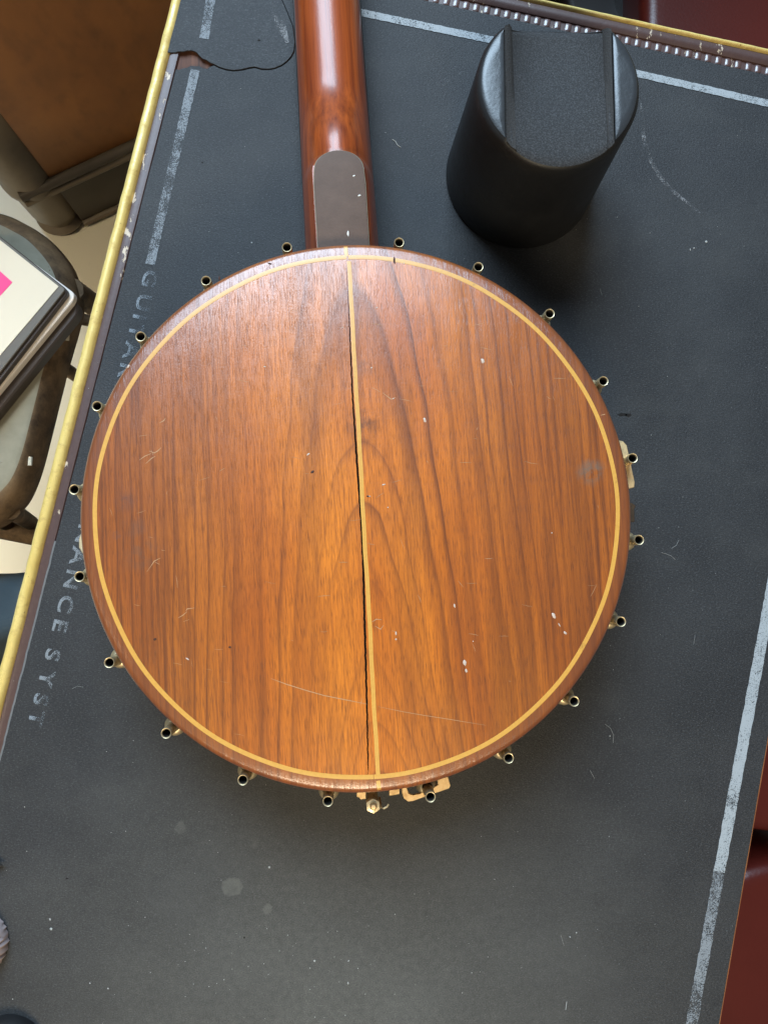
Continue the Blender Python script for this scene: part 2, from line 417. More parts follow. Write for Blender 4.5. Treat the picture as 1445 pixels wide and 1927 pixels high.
far_tear = isect(low[-1], Vector((-.1, 1)), MT, T_)
def jagged(a, b, n, amp):
    d = (b - a); nn = Vector((-d.y, d.x)).normalized(); rnd = random.Random(5)
    return [a + d * (i / n) + nn * rnd.uniform(-amp, amp) for i in range(1, n)]
main = [LB] + jagged(LB, low[0], 80, .00018) + low + [far_tear] + [corner_r] + jagged(corner_r, RB, 60, .00012) + [RB]
v, f = bevel_prism([p[:] for p in main], -.0019, 0, .0003, 1)
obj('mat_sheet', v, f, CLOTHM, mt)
gl = isect(ML + oL * (WB + .0012), U, upp[0], Vector((1, 0)))
gl_far = isect(ML + oL * (WB + .0012), U, MT, T_)
flap = [gl] + upp + [far_tear + Vector((-.0005, 0)), gl_far]
v, f = bevel_prism([p[:] for p in flap], -.0004, .0006, .0002, 1)
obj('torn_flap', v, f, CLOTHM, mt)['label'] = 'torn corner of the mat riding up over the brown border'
# pale bare core along the cut left edge
v, f = strip_between(on_left(-.20), on_left(.02), oL, -.0008, .0009, [(0, .0002), (.5, .0005), (1, -.001)], 60, .0002)
obj('cut_edge', v, f, MATEDGE, mt)
# printed lines, laid on the mat
def ribbon(pts, wd, z, name, mat, parent, zig=0, n=None):
    """flat printed band through the points, rough sided"""
    rnd = random.Random(len(pts) + len(name)); vv = []; q = [Vector(p).to_2d() for p in pts]
    for i, p in enumerate(q):
        d = (q[min(i + 1, len(q) - 1)] - q[max(i - 1, 0)]).normalized(); nn = Vector((-d.y, d.x))
        ww = wd[i] if isinstance(wd, (list, tuple)) else wd
        for s_ in (-1, 1):
            e = p + nn * s_ * (ww / 2 + rnd.uniform(-zig, zig)); vv.append((e.x, e.y, z))
    ff = [(2 * i, 2 * i + 1, 2 * i + 3, 2 * i + 2) for i in range(len(q) - 1)]
    return obj(name, vv, ff, mat, parent, smooth=False)
def seg(a, b, n): return [a + (b - a) * (i / (n - 1)) for i in range(n)]
ZP = .0004
p0, p1 = P(393, 6, .0012), P(384, 72, .0012)
ribbon(seg(P(400, -20, .0012), p1, 20), .0062, .0009, 'printed_line', PRINT, mt, .0002)
ribbon(seg(P(368, 132, 0), P(283, 498, 0), 80), .0060, ZP, 'printed_line', PRINT, mt, .00025)
ribbon(seg(P(560, -1, 0), P(930, 77, 0), 70) + seg(P(930, 77, 0), P(1560, 222, 0), 90)[1:], .0052, ZP, 'printed_line', PRINT_SOLID, mt, .0002)
ribbon(seg(P(1500, 840, 0), P(1352, 1640, 0), 90), .0074, ZP, 'printed_line', PRINT_SOLID, mt, .00025)
ribbon(seg(P(1352, 1640, 0), P(1285, 2010, 0), 50), .0072, ZP, 'printed_line', PRINT, mt, .00035)
# printed words, letter by letter, running down the left side
LET = [('G', 525), ('U', 570), ('I', 597), ('T', 624), ('A', 660), ('R', 697), ('M', 756), ('A', 802), ('I', 836), ('N', 872), ('T', 915), ('E', 958), ('N', 1005), ('A', 1046), ('N', 1090), ('C', 1137), ('E', 1177), ('S', 1232), ('Y', 1277), ('S', 1316), ('T', 1352)]
def letter_mesh(ch, mat):
    cu = bpy.data.curves.new('glyph', 'FONT'); cu.body = ch; cu.size = .0142; cu.align_x = 'CENTER'; cu.align_y = 'CENTER'; cu.offset = .00035; cu.resolution_u = 4
    o = bpy.data.objects.new('glyph', cu); COL.objects.link(o)
    dg = bpy.context.evaluated_depsgraph_get()
    me = bpy.data.meshes.new_from_object(o.evaluated_get(dg))
    bpy.data.objects.remove(o); me.materials.clear(); me.materials.append(mat); return me
for ch, yy in LET:
    p = P(281 - (yy - 525) * .2575, yy, 0)
    link('printed_letter', letter_mesh(ch, PRINT_FAINT if yy < 720 or yy > 1300 else PRINT), mt, (p.x, p.y, ZP), (0, 0, -A_ - math.pi / 2)).scale = (1.16, .88, 1)
# rubbed marks and small holes
ribbon([P(a, b, 0) for a, b in [(1205, 195), (1206, 225), (1211, 262), (1222, 300), (1240, 332), (1262, 358), (1290, 380), (1318, 404)]], [.001, .0022, .003, .003, .0034, .003, .002, .001], .0003, 'scuff_mark', CHALK, mt, .0003)
ribbon([P(a, b, 0) for a, b in [(818, 166), (832, 157), (850, 146), (872, 134)]], [.001, .004, .003, .001], .0003, 'scuff_mark', CHALK, mt, .0003)
ribbon([P(a, b, .0012) for a, b in [(516, 5), (524, 30), (532, 55), (541, 80)]], [.004, .007, .006, .002], .0009, 'scuff_mark', CHALK, mt, .0003)
HOLE = plain('hole_dark', (.008, .006, .005), .9)
def blot(px, py, rx, ry, z, mat, name, parent, th=.00008, seedv=0, conv=None, rot=0):
    rnd = random.Random(seedv + int(px * 7 + py)); c = conv(px, py) if conv else P(px, py, 0); n = 14; pts = []
    for i in range(n):
        a = 2 * math.pi * i / n; k = rnd.uniform(.65, 1.15)
        x, y = rx * math.cos(a) * k, ry * math.sin(a) * k
        pts.append((c.x + x * math.cos(rot) - y * math.sin(rot), c.y + x * math.sin(rot) + y * math.cos(rot)))
    v, f = prism(pts, z, z + th); return obj(name, v, f, mat, parent)
blot(1171, 780, .0034, .0012, .0001, HOLE, 'small_tear', mt)
blot(1182, 781, .0022, .0013, .0001, HOLE, 'small_tear', mt)
blot(488, 77, .0011, .0006, .0007, HOLE, 'small_tear', mt)
blot(127, 1653, .0009, .0006, .0001, HOLE, 'small_tear', mt)
blot(460, 1764, .0007, .0006, .0001, HOLE, 'small_tear', mt)
blot(381, 306, .0007, .0005, .0001, HOLE, 'small_tear', mt)

# ================================================================== banjo
bj = empty('banjo', BL, BA, 'banjo lying face down, round wooden back with yellow inlay ring and metal tube nuts', 'banjo')
PR, ZE = .1514, .0805                            # plate radius, height of its rim top
def plate_z(r):
    dome = .0040 * (1 - (r / PR) ** 2)
    e = max(0, (r - (PR - .0036)) / .0036); e = min(e, 1)
    g = max(0, (r - .1425) / .010); dome -= .0013 * g * g
    return ZE + dome - .0034 * (1 - math.sqrt(max(0, 1 - e ** 2.2)))
# crack line in plate coordinates: x at given y, and its width
ck = [B(a, b) for a, b in [(652, 500), (655, 560), (658, 620), (660.5, 680), (663, 740), (667, 800), (671.5, 870), (676, 930), (680, 990), (683, 1050), (684.5, 1110), (686, 1170), (688, 1240), (690, 1310), (691.5, 1380), (692.5, 1440), (693, 1466)]]
wk = [.1, .25, .5, .7, .8, .9, 1.05, 1.1, 1.15, 1.1, 1.1, 1.15, 1.05, .95, .8, .6, .1]
def crack(y):
    rnd = math.sin(y * 900) * .5 + math.sin(y * 2300 + 1) * .35 + math.sin(y * 5100) * .2
    if y >= ck[0].y: return ck[0].x - (y - ck[0].y) * .0, .00002
    if y <= ck[-1].y: return ck[-1].x, .00002
    for i in range(len(ck) - 1):
        if ck[i].y >= y >= ck[i + 1].y:
            t = (ck[i].y - y) / (ck[i].y - ck[i + 1].y)
            return ck[i].x + (ck[i + 1].x - ck[i].x) * t + rnd * .00016, (wk[i] + (wk[i + 1] - wk[i]) * t) * .00108
NR, NC = 260, 70
def board(side):
    def fn(i, j):
        ph = -math.pi / 2 + math.pi * (i + .0) / (NR - 1); y = PR * math.sin(ph) * .99999
        xm = math.sqrt(max(0, PR * PR - y * y)); c, wd = crack(y)
        a = c - wd / 2 if side < 0 else c + wd / 2
        a = max(-xm, min(xm, a))
        if j == 0: x, z = a, None; zz = plate_z(math.hypot(x, y)) - .006; return (x, y, zz)
        if j == NC + 1: x = side * xm; return (x, y, ZE - .0062)
        if j == NC + 2: q = .985; return (side * xm * q, y * q, ZE - .0075)
        t = (j - 1) / (NC - 1); s_ = math.sin(t * math.pi / 2) ** .85 if t > 0 else 0
        x = a + (side * xm - a) * s_
        return (x, y, plate_z(math.hypot(x, y)))
    return grid(NR, NC + 3, fn)
for s_ in (-1, 1):
    v, f = board(s_)
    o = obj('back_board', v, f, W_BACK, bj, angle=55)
# backing disc inside, the closed underside of the back
v, f = lathe([(0, ZE - .0045), (.120, ZE - .0072), (.1475, ZE - .0074), (.1475, ZE - .0095), (0, ZE - .0095)], 96)
obj('back_lining', v, f, DARKM, bj)
# pale worn corner along the lower rim of the left side
def arc_strip(a0, a1, rz, n):
    return grid(n, len(rz), lambda i, j: (rz[j][0] * math.sin(a0 + (a1 - a0) * i / (n - 1)), rz[j][0] * math.cos(a0 + (a1 - a0) * i / (n - 1)), rz[j][1]))
v, f = arc_strip(R(-125), R(-50), [(PR - .0006, ZE - .0046), (PR + .0004, ZE - .0050), (PR + .0005, ZE - .0064), (PR - .0006, ZE - .0068)], 90)
obj('worn_rim', v, f, IVORY, bj)
# inlay: ring in three lengths and a strip down the middle in three lengths
def inlay_arc(a0, a1, n):
    r0, r1 = .1412, .1438
    def fn(i, j):
        a = a0 + (a1 - a0) * i / (n - 1); wob = .00022 * math.sin(a * 5.3) + .00012 * math.sin(a * 17)
        r = [r0, r0 + .00012, (r0 + r1) / 2, r1 - .00012, r1][j] + wob
        return (r * math.sin(a), r * math.cos(a), plate_z(r) + [-.0006, .00012, .00016, .00012, -.0006][j])
    return grid(n, 5, fn)
def ang(px, py): p = B(px, py); return math.atan2(p.x, p.y)
a_top, a_j, a_bot = ang(654, 484), ang(742, 488), ang(704, 1467)
if a_bot < 0: a_bot += 2 * math.pi
for a0, a1, n in ((a_top + .003, a_j - .003, 20), (a_j + .004, a_bot, 150), (a_bot + .002, a_top + 2 * math.pi - .004, 150)):
    v, f = inlay_arc(a0, a1, n); obj('ring_inlay', v, f, INLAY, bj)
def inlay_strip(pa, pb, wd, n=60):
    a, b = B(*pa), B(*pb); d = (b - a).to_2d().normalized(); nn = Vector((-d.y, d.x))
    def fn(i, j):
        c = a.to_2d() + (b - a).to_2d() * (i / (n - 1)); o = [-.5, -.46, 0, .46, .5][j]
        wv = .00008 * math.sin(i * .7) + .0001 * math.sin(i * .23)
        q = c + nn * (o * wd + wv); return (q.x, q.y, plate_z(q.length) + [-.0006, .00010, .00014, .00010, -.0006][j])
    return grid(n, 5, fn)
for pa, pb, wd, n in (((656.5, 489), (711.5, 1462), .0024, 90), ((650, 459.5), (651.5, 480), .0023, 14), ((711.5, 1471), (713.5, 1490), .0023, 14)):
    v, f = inlay_strip(pa, pb, wd, n); obj('strip_inlay', v, f, INLAY, bj)
# body under the back: wooden rim, drum head, tension hoop
v, f = lathe([(.120, .072), (.1385, .072), (.1385, .016), (.120, .016)], 96)
obj('wooden_rim', v, f, W_RIM, bj)
v, f = lathe([(0, .014), (.1400, .014), (.1400, .0165), (0, .0165)], 96)
obj('drum_head', v, f, SKIN, bj)
v, f = lathe([(.1405, .012), (.1470, .012), (.1470, .021), (.1405, .021), (.1405, .012)], 128)
obj('tension_hoop', v, f, NICKEL, bj)
# nuts, hooks and bracket shoes
TUBES = [(540, 465), (388, 528), (265, 633), (183, 764), (140, 921), (150, 1085), (206, 1247), (313, 1380), (457, 1468), (617, 1508), (810, 1500), (957, 1427), (1080, 1320), (1168, 1170), (1202, 1016), (1190, 862), (1135, 717), (1034, 590), (900, 502), (751, 456)]
TZ = .0745
ro, ri = .00290, .00215
v, f = lathe([(ri, -.022), (ri, -.0008), (ri + .0001, -.0004), (ri + .0003, 0), (ri + .00055, .0001), (ro - .0002, -.00015), (ro, -.0006), (ro, -.011), (ro - .0003, -.0114), (ro - .0001, -.0118), (ro + .0003, -.0122), (ro + .0003, -.0150), (ro - .0005, -.0225), (ro - .0005, -.030), (0, -.0305)], 28)
nut_me = mesh('hook_nut', v, f, NICKEL); nut_me.materials.append(DARKM)  # inner walls coloured near black to stand in for shade in the bore
for q in nut_me.polygons:
    if max(math.hypot(*nut_me.vertices[i].co[:2]) for i in q.vertices) < ri + .00005: q.material_index = 1
v, f = lathe([(0, -.012), (ri - .0001, -.012), (ri - .0001, -.0125)], 20)
bore_me = mesh('bore', v, f, DARKM)
v, f = lathe([(0, -.0116), (.0014, -.0114), (.0017, -.0120), (.0017, -.0125)], 14)
v, f = tube([(0, 0, -.030), (0, 0, -.0555), (0, -.001, -.0575), (0, -.004, -.058), (0, -.009, -.058)], .0013, 8)
hook_me = mesh('hook', v, f, NICKEL)
# bracket shoe: swelling casting standing on the rim, bored for the hook
def shoe():
    prof = [(.0035, 0, .5), (.0055, .0022, .9), (.0066, .006, 1.05), (.0062, .0115, 1.1), (.0050, .0165, 1.0), (.0052, .0195, .95), (.0040, .0215, .7), (.0012, .0225, .3)]
    def fn(i, j):
        r, d, hh = prof[i]; a = 2 * math.pi * j / 18
        return (r * math.cos(a), -.0195 + d, -.026 - .002 + r * 1.35 * hh * math.sin(a))
    return grid(len(prof), 18, fn, True)
v, f = joinvf([shoe(), lathe([(.0031, -.0145), (.0046, -.0150), (.0058, -.0175), (.0062, -.022), (.0056, -.027), (.0042, -.032), (.0020, -.034)], 20, 0, -.0012)])
shoe_me = mesh('bracket_shoe', v, f, NICKEL, angle=70)
lab = ['top, just left of the neck', None]
for i, (px, py) in enumerate(TUBES):
    p = B(px, py, TZ); az = math.atan2(-p.x, p.y)
    p = Vector((p.x, p.y, TZ))
    rnd = random.Random(i)
    o = link('hook_nut', nut_me, bj, p, (rnd.uniform(-.03, .03), rnd.uniform(-.03, .03), az))
    link('bore', bore_me, o)
    link('hook', hook_me, bj, p, (0, 0, az))
    link('bracket_shoe', shoe_me, bj, p, (0, 0, az))
# gold plates glimpsed under the rim
def plate(pts, z, th, mat, name, b=.0003):
    q = [B(a, c, z)[:2] for a, c in pts]
    v, f = bevel_prism(q, z - th, z, b, 1); return obj(name, v, f, mat, bj)
plate([(1150, 826), (1172, 830), (1179, 838), (1194, 908), (1193, 917), (1185, 919), (1150, 921)], .060, .0016, BRASS, 'flange_plate')
plate([(755, 1470), (756, 1492), (760, 1503), (768, 1509), (776, 1508), (845, 1484), (848, 1479), (843, 1462), (821, 1462), (824, 1477), (798, 1491), (777, 1496), (769, 1493), (766, 1485), (765, 1470)], .060, .0016, BRASS, 'flange_plate')
plate([(732, 1470), (732, 1498), (752, 1495), (752, 1470)], .0585, .0014, BRASS, 'flange_plate')
plate([(671, 1480), (671, 1500), (677, 1502), (678, 1505), (689, 1504), (689, 1480)], .060, .0014, BRASS, 'flange_plate')
plate([(1180, 945), (1190, 947), (1196, 952), (1193, 958), (1194, 982), (1180, 984)], .056, .004, plain('tarnish', (.12, .075, .045), .5, .4, 300, Metallic=.7), 'flange_plate')
plate([(151, 996), (154, 1000), (149, 1015), (149, 1030), (156, 1042), (170, 1040), (170, 996)], .058, .003, NICKEL, 'flange_plate')
# tail nut: hexagonal nut with a bolt end, and a curl of wire
c = B(702, 1517, .066)
hx = [(c.x + .0042 * math.cos(R(30 + 60 * k)), c.y + .0042 * math.sin(R(30 + 60 * k))) for k in range(6)]
v, f = bevel_prism(hx, .061, .066, .0004, 2); tn = obj('tail_nut', v, f, NICKEL, bj)
v, f = lathe([(0, .0685), (.0012, .0683), (.0020, .0672), (.0021, .0655)], 16, c.x + .0002, c.y); obj('bolt_end', v, f, BRASS, tn)
v, f = lathe([(.0031, .0612), (.0034, .0605), (.0034, .042), (0, .0415)], 20, c.x, c.y); obj('sleeve', v, f, NICKEL, tn)
wp = [B(a, b, z) for a, b, z in [(714, 1500, .052), (716, 1512, .055), (717, 1519, .058), (722, 1521, .059), (728, 1518, .059), (731, 1513, .059)]]
v, f = tube(wp, .0006, 8); obj('string_end', v, f, NICKEL, bj)

# neck
Y0, Y1 = .138, .470; NXC, CXC = -.0003, .0001
def neck_fn(i, j, NS=150, NP=41):
    y = Y0 + (Y1 - Y0) * (i / (NS - 1)) ** 1.6
    ww = .0229 + (.0211 - .0229) * (y - .176) / .164
    xc = NXC
    tt = max(0, min(1, (y - .207) / .068)); h = 1 - tt ** 3 * (tt * (tt * 6 - 15) + 10)
    zb = (.0525 - .012 * (y - .24) / .23 * .4) * (1 - h) + .0705 * h
    z0 = .0245; t = j / (NP - 1); s_ = abs(t - .5) * 2; fk = 1 if y < .199 else math.sqrt(max(0, 1 - ((y - .199) / .0112) ** 2)); flat = .0150 * fk
    q = .30 * fk
    if s_ <= q: x, z = flat * s_ / max(q, 1e-6), zb
    else:
        b_ = (s_ - q) / (1 - q) * math.pi / 2
        x = flat + (ww - flat) * math.sin(b_) ** (1 + .9 * fk); z = z0 + (zb - z0) * math.cos(b_) ** .85 if b_ < math.pi / 2 - 1e-6 else z0
    return (xc + (x if t < .5 else -x), y, z)
v, f = grid(150, 41, neck_fn); f.append(tuple(range(41))); f.append(tuple(range(149 * 41, 150 * 41)))
nk = obj('neck', v, f, W_NECK, bj, angle=60)
v, f = bevel_prism([(NXC - .0232, Y0 + .012), (NXC + .0232, Y0 + .012), (NXC + .0212, Y1), (NXC - .0212, Y1)], .0185, .0243, .0006, 1)
obj('fingerboard', v, f, FRETB, bj)
cap = [(CXC - .0145, .142), (CXC + .0145, .142), (CXC + .0146, .190), (CXC + .0140, .199)] + [(CXC + .0140 * math.cos(R(a)) , .199 + .0112 * math.sin(R(a))) for a in range(12, 170, 10)] + [(CXC - .0140, .199), (CXC - .0147, .190)]
v, f = bevel_prism(cap, .0700, .0722, .0006, 2); hc = obj('heel_cap', v, f, CAPM, bj)
v, f = bevel_prism([(CXC + (x - CXC) * 1.035, .142 + (y - .142) * 1.010) for x, y in cap], .0692, .0710, .0002, 1); obj('cap_line', v, f, plain('cap_line', (.22, .17, .11), .6, .5, 150), hc)
FLECK = plain('white_fleck', (.75, .72, .66), .5, .1)
def bl(px, py, rx, ry, rot=0, z=None, name='paint_fleck', mat=None, par=None, seedv=0):
    c = B(px, py, z or .083); zz = (z or plate_z(math.hypot(c.x, c.y)))
    c = B(px, py, zz); n = 12; rnd = random.Random(int(px + py * 3) + seedv); rows = [(1, -.0001), (.8, .00016), (.35, .00026)]
    kk = [rnd.uniform(.78, 1.15) for _ in range(n)]
    vv = [(c.x + rx * s_ * kk[j] * math.cos(6.283 * j / n) * math.cos(rot) - ry * s_ * kk[j] * math.sin(6.283 * j / n) * math.sin(rot), c.y + rx * s_ * kk[j] * math.cos(6.283 * j / n) * math.sin(rot) + ry * s_ * kk[j] * math.sin(6.283 * j / n) * math.cos(rot), zz + dz) for s_, dz in rows for j in range(n)]
    ff = [(i * n + j, i * n + (j + 1) % n, (i + 1) * n + (j + 1) % n, (i + 1) * n + j) for i in range(2) for j in range(n)] + [tuple(range(2 * n, 3 * n))]
    return obj(name, vv, ff, mat or FLECK, par or bj)
PINKW = plain('dried_glue', (.60, .47, .38), .45, .12)
for px, py, rx, ry, rot in [(1041, 1158, .0018, .0010, -1.0), (1052, 1176, .0012, .00035, -1.05), (1063, 1191, .0011, .0007, -.9), (874, 1247, .0019, .0010, -1.45), (877, 1262, .0013, .0007, -1.3), (745, 1192, .0012, .00055, -1.5), (745, 1203, .0006, .0006, 0), (908, 679, .0015, .0011, -1.3), (855, 1140, .0013, .0006, -1.5), (799, 790, .0016, .0008, -1.4), (722, 912, .0013, .0004, .2), (580, 855, .0013, .0005, .6), (498, 690, .0008, .0004, 0), (709, 579, .0006, .0005, 0), (699, 692, .0007, .0004, .4), (694, 934, .0011, .0004, 0), (645, 616, .0005, .0004, 0), (353, 1240, .0012, .0004, -.6), (890, 1207, .0004, .0004, 0), (1038, 1003, .0004, .0004, 0), (740, 750, .0008, .0003, .3), (730, 955, .0004, .0004, 0), (242, 690, .0012, .0006, 1.0), (760, 496, .0006, .0004, 1.5)]:
    bl(px, py, rx, ry, rot, None, 'paint_fleck', PINKW)
bl(666, 331, .0009, .0005, .4, .0722); bl(676, 368, .0011, .0006, .3, .0722); bl(655, 440, .0007, .0018, 0, .0722, seedv=3)
DENT = plain('dent_dark', (.06, .02, .01), .7)
for px, py, rx, ry, rot in [(742, 491, .0007, .0022, 0), (588, 888, .0012, .0008, .4), (292, 1203, .0009, .0007, 0), (433, 1218, .0008, .0006, 0), (508, 496, .0013, .0005, -.4), (413, 523, .0004, .0013, 0), (693, 934, .0012, .0005, -.2)]:
    bl(px, py, rx, ry, rot, None, 'dent', DENT)
SCR = plain('scratch_pale', (.50, .27, .13), .6, .2)
def scratch(pts, wd, mat=SCR):
    q = [B(a, b) for a, b in pts]; vv = []
    for i, p in enumerate(q):
        d = (q[min(i + 1, len(q) - 1)] - q[max(i - 1, 0)]).to_2d().normalized(); nn = Vector((-d.y, d.x)); k = wd * (.35 if i in (0, len(q) - 1) else 1)
        for s_ in (-1, 1):
            e = p.to_2d() + nn * s_ * k / 2; vv.append((e.x, e.y, plate_z(e.length) + .00006))
    return obj('scratch', vv, [(2 * i, 2 * i + 1, 2 * i + 3, 2 * i + 2) for i in range(len(q) - 1)], mat, bj)
scratch([(510, 1277), (540, 1288), (575, 1299), (610, 1309), (650, 1317), (690, 1325)], .00042)
scratch([(712, 1330), (760, 1340), (800, 1347), (850, 1355), (915, 1366)], .00026)
for pts in ([(262, 865), (272, 858), (284, 853)], [(280, 848), (290, 852), (297, 848), (303, 842)], [(274, 872), (285, 862), (292, 858)], [(300, 795), (308, 791), (311, 786)], [(284, 846), (288, 856)], [(262, 820), (276, 818)], [(282, 1068), (290, 1056), (302, 1050)], [(276, 1076), (286, 1062)], [(292, 1058), (300, 1062)], [(335, 1163), (344, 1158), (352, 1151)], [(350, 1150), (352, 1146), (366, 1144)], [(345, 1170), (356, 1166)], [(700, 1170), (708, 1165), (718, 1166)], [(706, 1178), (716, 1184), (722, 1176)], [(720, 740), (736, 752), (744, 748)], [(700, 730), (716, 738)]):
    scratch(pts, .0005)
scratch([(1132, 780), (1140, 778), (1147, 774)], .0005)
rnd = random.Random(11)
for k in range(70):
    a = rnd.uniform(0, 6.283); r_ = .137 * math.sqrt(rnd.random()); ln = rnd.uniform(4, 26); th = rnd.choice([0, .2, -.3, 1.2, rnd.uniform(0, 3.1)])
    px, py = 670 + r_ / PXM * math.cos(a), 978 + r_ / PXM * math.sin(a)
    scratch([(px, py), (px + ln * .5 * math.cos(th) + rnd.uniform(-1, 1), py + ln * .5 * math.sin(th) + rnd.uniform(-1, 1)), (px + ln * math.cos(th), py + ln * math.sin(th))], rnd.uniform(.00010, .00024))

# ================================================================== neck rest
SC = Vector((.1146, .2668, 0))
st = empty('neck_rest', SC, 0, 'black foam neck rest, an upright round block with a padded trough in its top', 'neck rest')
RUB = Mat('black_rubber', .34); _n1 = RUB.noise(70, 4, .6); RUB.set('Base Color', RUB.mix(_n1, (.006, .006, .0065), (.012, .012, .013)))
RUB.set('Roughness', RUB.rng(RUB.noise(40, 5, .7), .3, .7, .42, .58)); RUB.bump(RUB.ma('ADD', RUB.noise(130, 4, .6), RUB.ma('MULTIPLY', RUB.noise(1400, 3, .6), .25)), .25, .0008); RUB = RUB.m
PAD = Mat('pad_felt', .9); _f = PAD.noise(1200, 4, .75); PAD.set('Base Color', PAD.mix(PAD.rng(_f, .45, .72), (.024, .024, .025), (.085, .087, .092))); PAD.bump(_f, .5, .0008); PAD = PAD.m
TH, TR, BR, XW = .1005, .0455, .0503, .0298
def rad(z): return BR + (TR - BR) * z / TH
def dip(y): return .0030 + .015 * smooth((y + .040) / .085)
def top_z(x, y):
    if abs(x) >= XW: return TH
    u = abs(x) / XW
    return TH - .0012 - dip(y) * (1 - u ** 2.4) if u < 1 else TH
n = 144
def wall(i, j):
    a = 2 * math.pi * j / n; ca, sa = math.cos(a), math.sin(a); zt = top_z(TR * ca, TR * sa)
    k = i / 15
    if i == 0: return ((BR - .002) * ca, (BR - .002) * sa, 0.0003)
    if i == 1: return (BR * ca, BR * sa, .002)
    if i >= 14:
        q = i - 14; rr = rad(zt) - [.0008, .0024][q]; return (rr * ca, rr * sa, zt + [-.0012, -.0001][q])
    z = .002 + (zt - .003 - .002) * (i - 1) / 12
    return (rad(z) * ca, rad(z) * sa, z)
v, f = grid(16, n, wall, True); f.append(tuple(range(n))[::-1])
# flat wings either side of the trough
wings = []
for s_ in (-1, 1):
    a0 = math.acos(XW / TR); pts = []
    rr = TR - .0020
    a0 = math.acos(min(1, (XW + .0006) / rr))
    for k in range(25):
        a = -a0 + 2 * a0 * k / 24; pts.append((s_ * rr * math.cos(a), rr * math.sin(a)))
    nv = len(pts); rows = [(1, TH - .0001), (.9, TH + .0006), (.6, TH + .0009)]
    cx_ = s_ * (XW + rr) / 2
    vv = [(cx_ + (p[0] - cx_) * q, p[1] * q, zz) for q, zz in rows for p in pts]
    ff = [(r_ * nv + k, r_ * nv + (k + 1) % nv, (r_ + 1) * nv + (k + 1) % nv, (r_ + 1) * nv + k) for r_ in range(2) for k in range(nv)] + [tuple(range(2 * nv, 3 * nv))]
    wings.append((vv, ff))
obj('block', *joinvf([(v, f)]), RUB, st, angle=50)
WINGM = plain('wing_plastic', (.035, .039, .044), .38, .3, 90, .35, 160, Coat_Weight=.35, Coat_Roughness=.3)
for wv, wf in wings: obj('wing', wv, wf, WINGM, st)
# trough pad with its raised side edges
NPX, NPY = 49, 33
def padf(i, j):
    x = -XW + .0002 + (2 * XW - .0004) * i / (NPX - 1); x = max(-XW, min(XW, x))
    ym = math.sqrt(max(0, (TR - .0009) ** 2 - x * x)); y = -ym + 2 * ym * j / (NPY - 1)
    e = min(1, (ym - abs(y)) / .003); zz = top_z(x, y) + .0012 * math.sqrt(max(0, 1 - (1 - e) ** 2)) - .0002
    return (x, y, zz)
v, f = grid(NPX, NPY, padf); obj('trough_pad', v, f, PAD, st, angle=60)
LEDGE = plain('pad_side', (.034, .032, .031), .85, .4, 900, .6, 1200)
for s_ in (-1, 1):
    x0, x1 = XW - (.0062 if s_ < 0 else .0040), XW + .0004
    def lf(i, j):
        x = s_ * (x0 + (x1 - x0) * [0, .12, .5, .9, 1][j]); ym = math.sqrt((TR - .0010) ** 2 - x * x)
        y = -ym + 2 * ym * i / 24
        return (x, y, [top_z(x, y) - .001, top_z(x, y) + .0014, TH - .0012, TH + .0002, TH - .002][j])
    v, f = grid(25, 5, lf); obj('pad_edge', v, f, LEDGE, st)

# ================================================================== lint on the mat
lint_v, lint_f = [], []
rnd = random.Random(21)
def flake(px, py, s_, z=.0002):
    c = P(px, py, 0); n = 5; o = len(lint_v); a0 = rnd.uniform(0, 6)
    el = rnd.uniform(.45, 1)
    for k in range(n):
        a = 6.283 * k / n; x, y = s_ * math.cos(a), s_ * el * math.sin(a)
        lint_v.append((c.x + x * math.cos(a0) - y * math.sin(a0), c.y + x * math.sin(a0) + y * math.cos(a0), z))
    lint_v.append((c.x, c.y, z + s_ * .6))
    for k in range(n): lint_f.append((o + k, o + (k + 1) % n, o + n))
def over(px, py):
    if (px - 670) ** 2 + (py - 978) ** 2 < 500 ** 2: return True
    if px < 345 - py * .253: return True
    if px > 1700 - py * .18: return True
    return False
for _ in range(260):
    px, py = rnd.uniform(0, 1445), rnd.uniform(90, 1927)
    if over(px, py): continue
    flake(px, py, rnd.choice([.00016, .0002, .0002, .00026, .00034]))
for _ in range(60):
    px, py = rnd.gauss(560, 200), rnd.gauss(1800, 80); flake(px, py, rnd.uniform(.0002, .0004))
for px, py, s_ in [(507, 1632, .0008), (1328, 455, .0009), (1298, 470, .0009), (1305, 467, .0006), (95, 1730, .0008), (97, 1748, .0009), (592, 1808, .0007), (1072, 1763, .0006), (1084, 1755, .0005), (1147, 1385, .0005), (474, 457, .0006), (625, 128, .0006), (656, 1808, .0007), (655, 1850, .0009), (204, 1860, .0006), (170, 1850, .0005)]: flake(px, py, s_)
def fibre(pts, r_=.00008):
    global lint_v, lint_f
    v, f = tube([P(a, b, .0003) for a, b in pts], r_, 4); o = len(lint_v)
    lint_v += [tuple(p) for p in v]; lint_f += [tuple(i + o for i in q) for q in f]
fibre([(1244, 1040), (1252, 1042), (1262, 1046), (1270, 1053)]); fibre([(1138, 1363), (1148, 1370), (1154, 1383), (1153, 1398)]); fibre([(738, 262), (744, 266), (748, 273), (754, 277)], .00026)
fibre([(1263, 1032), (1272, 1026), (1277, 1016)], .00008); fibre([(1064, 1900), (1066, 1885)], .0002); fibre([(1110, 1450), (1118, 1465)], .00008)
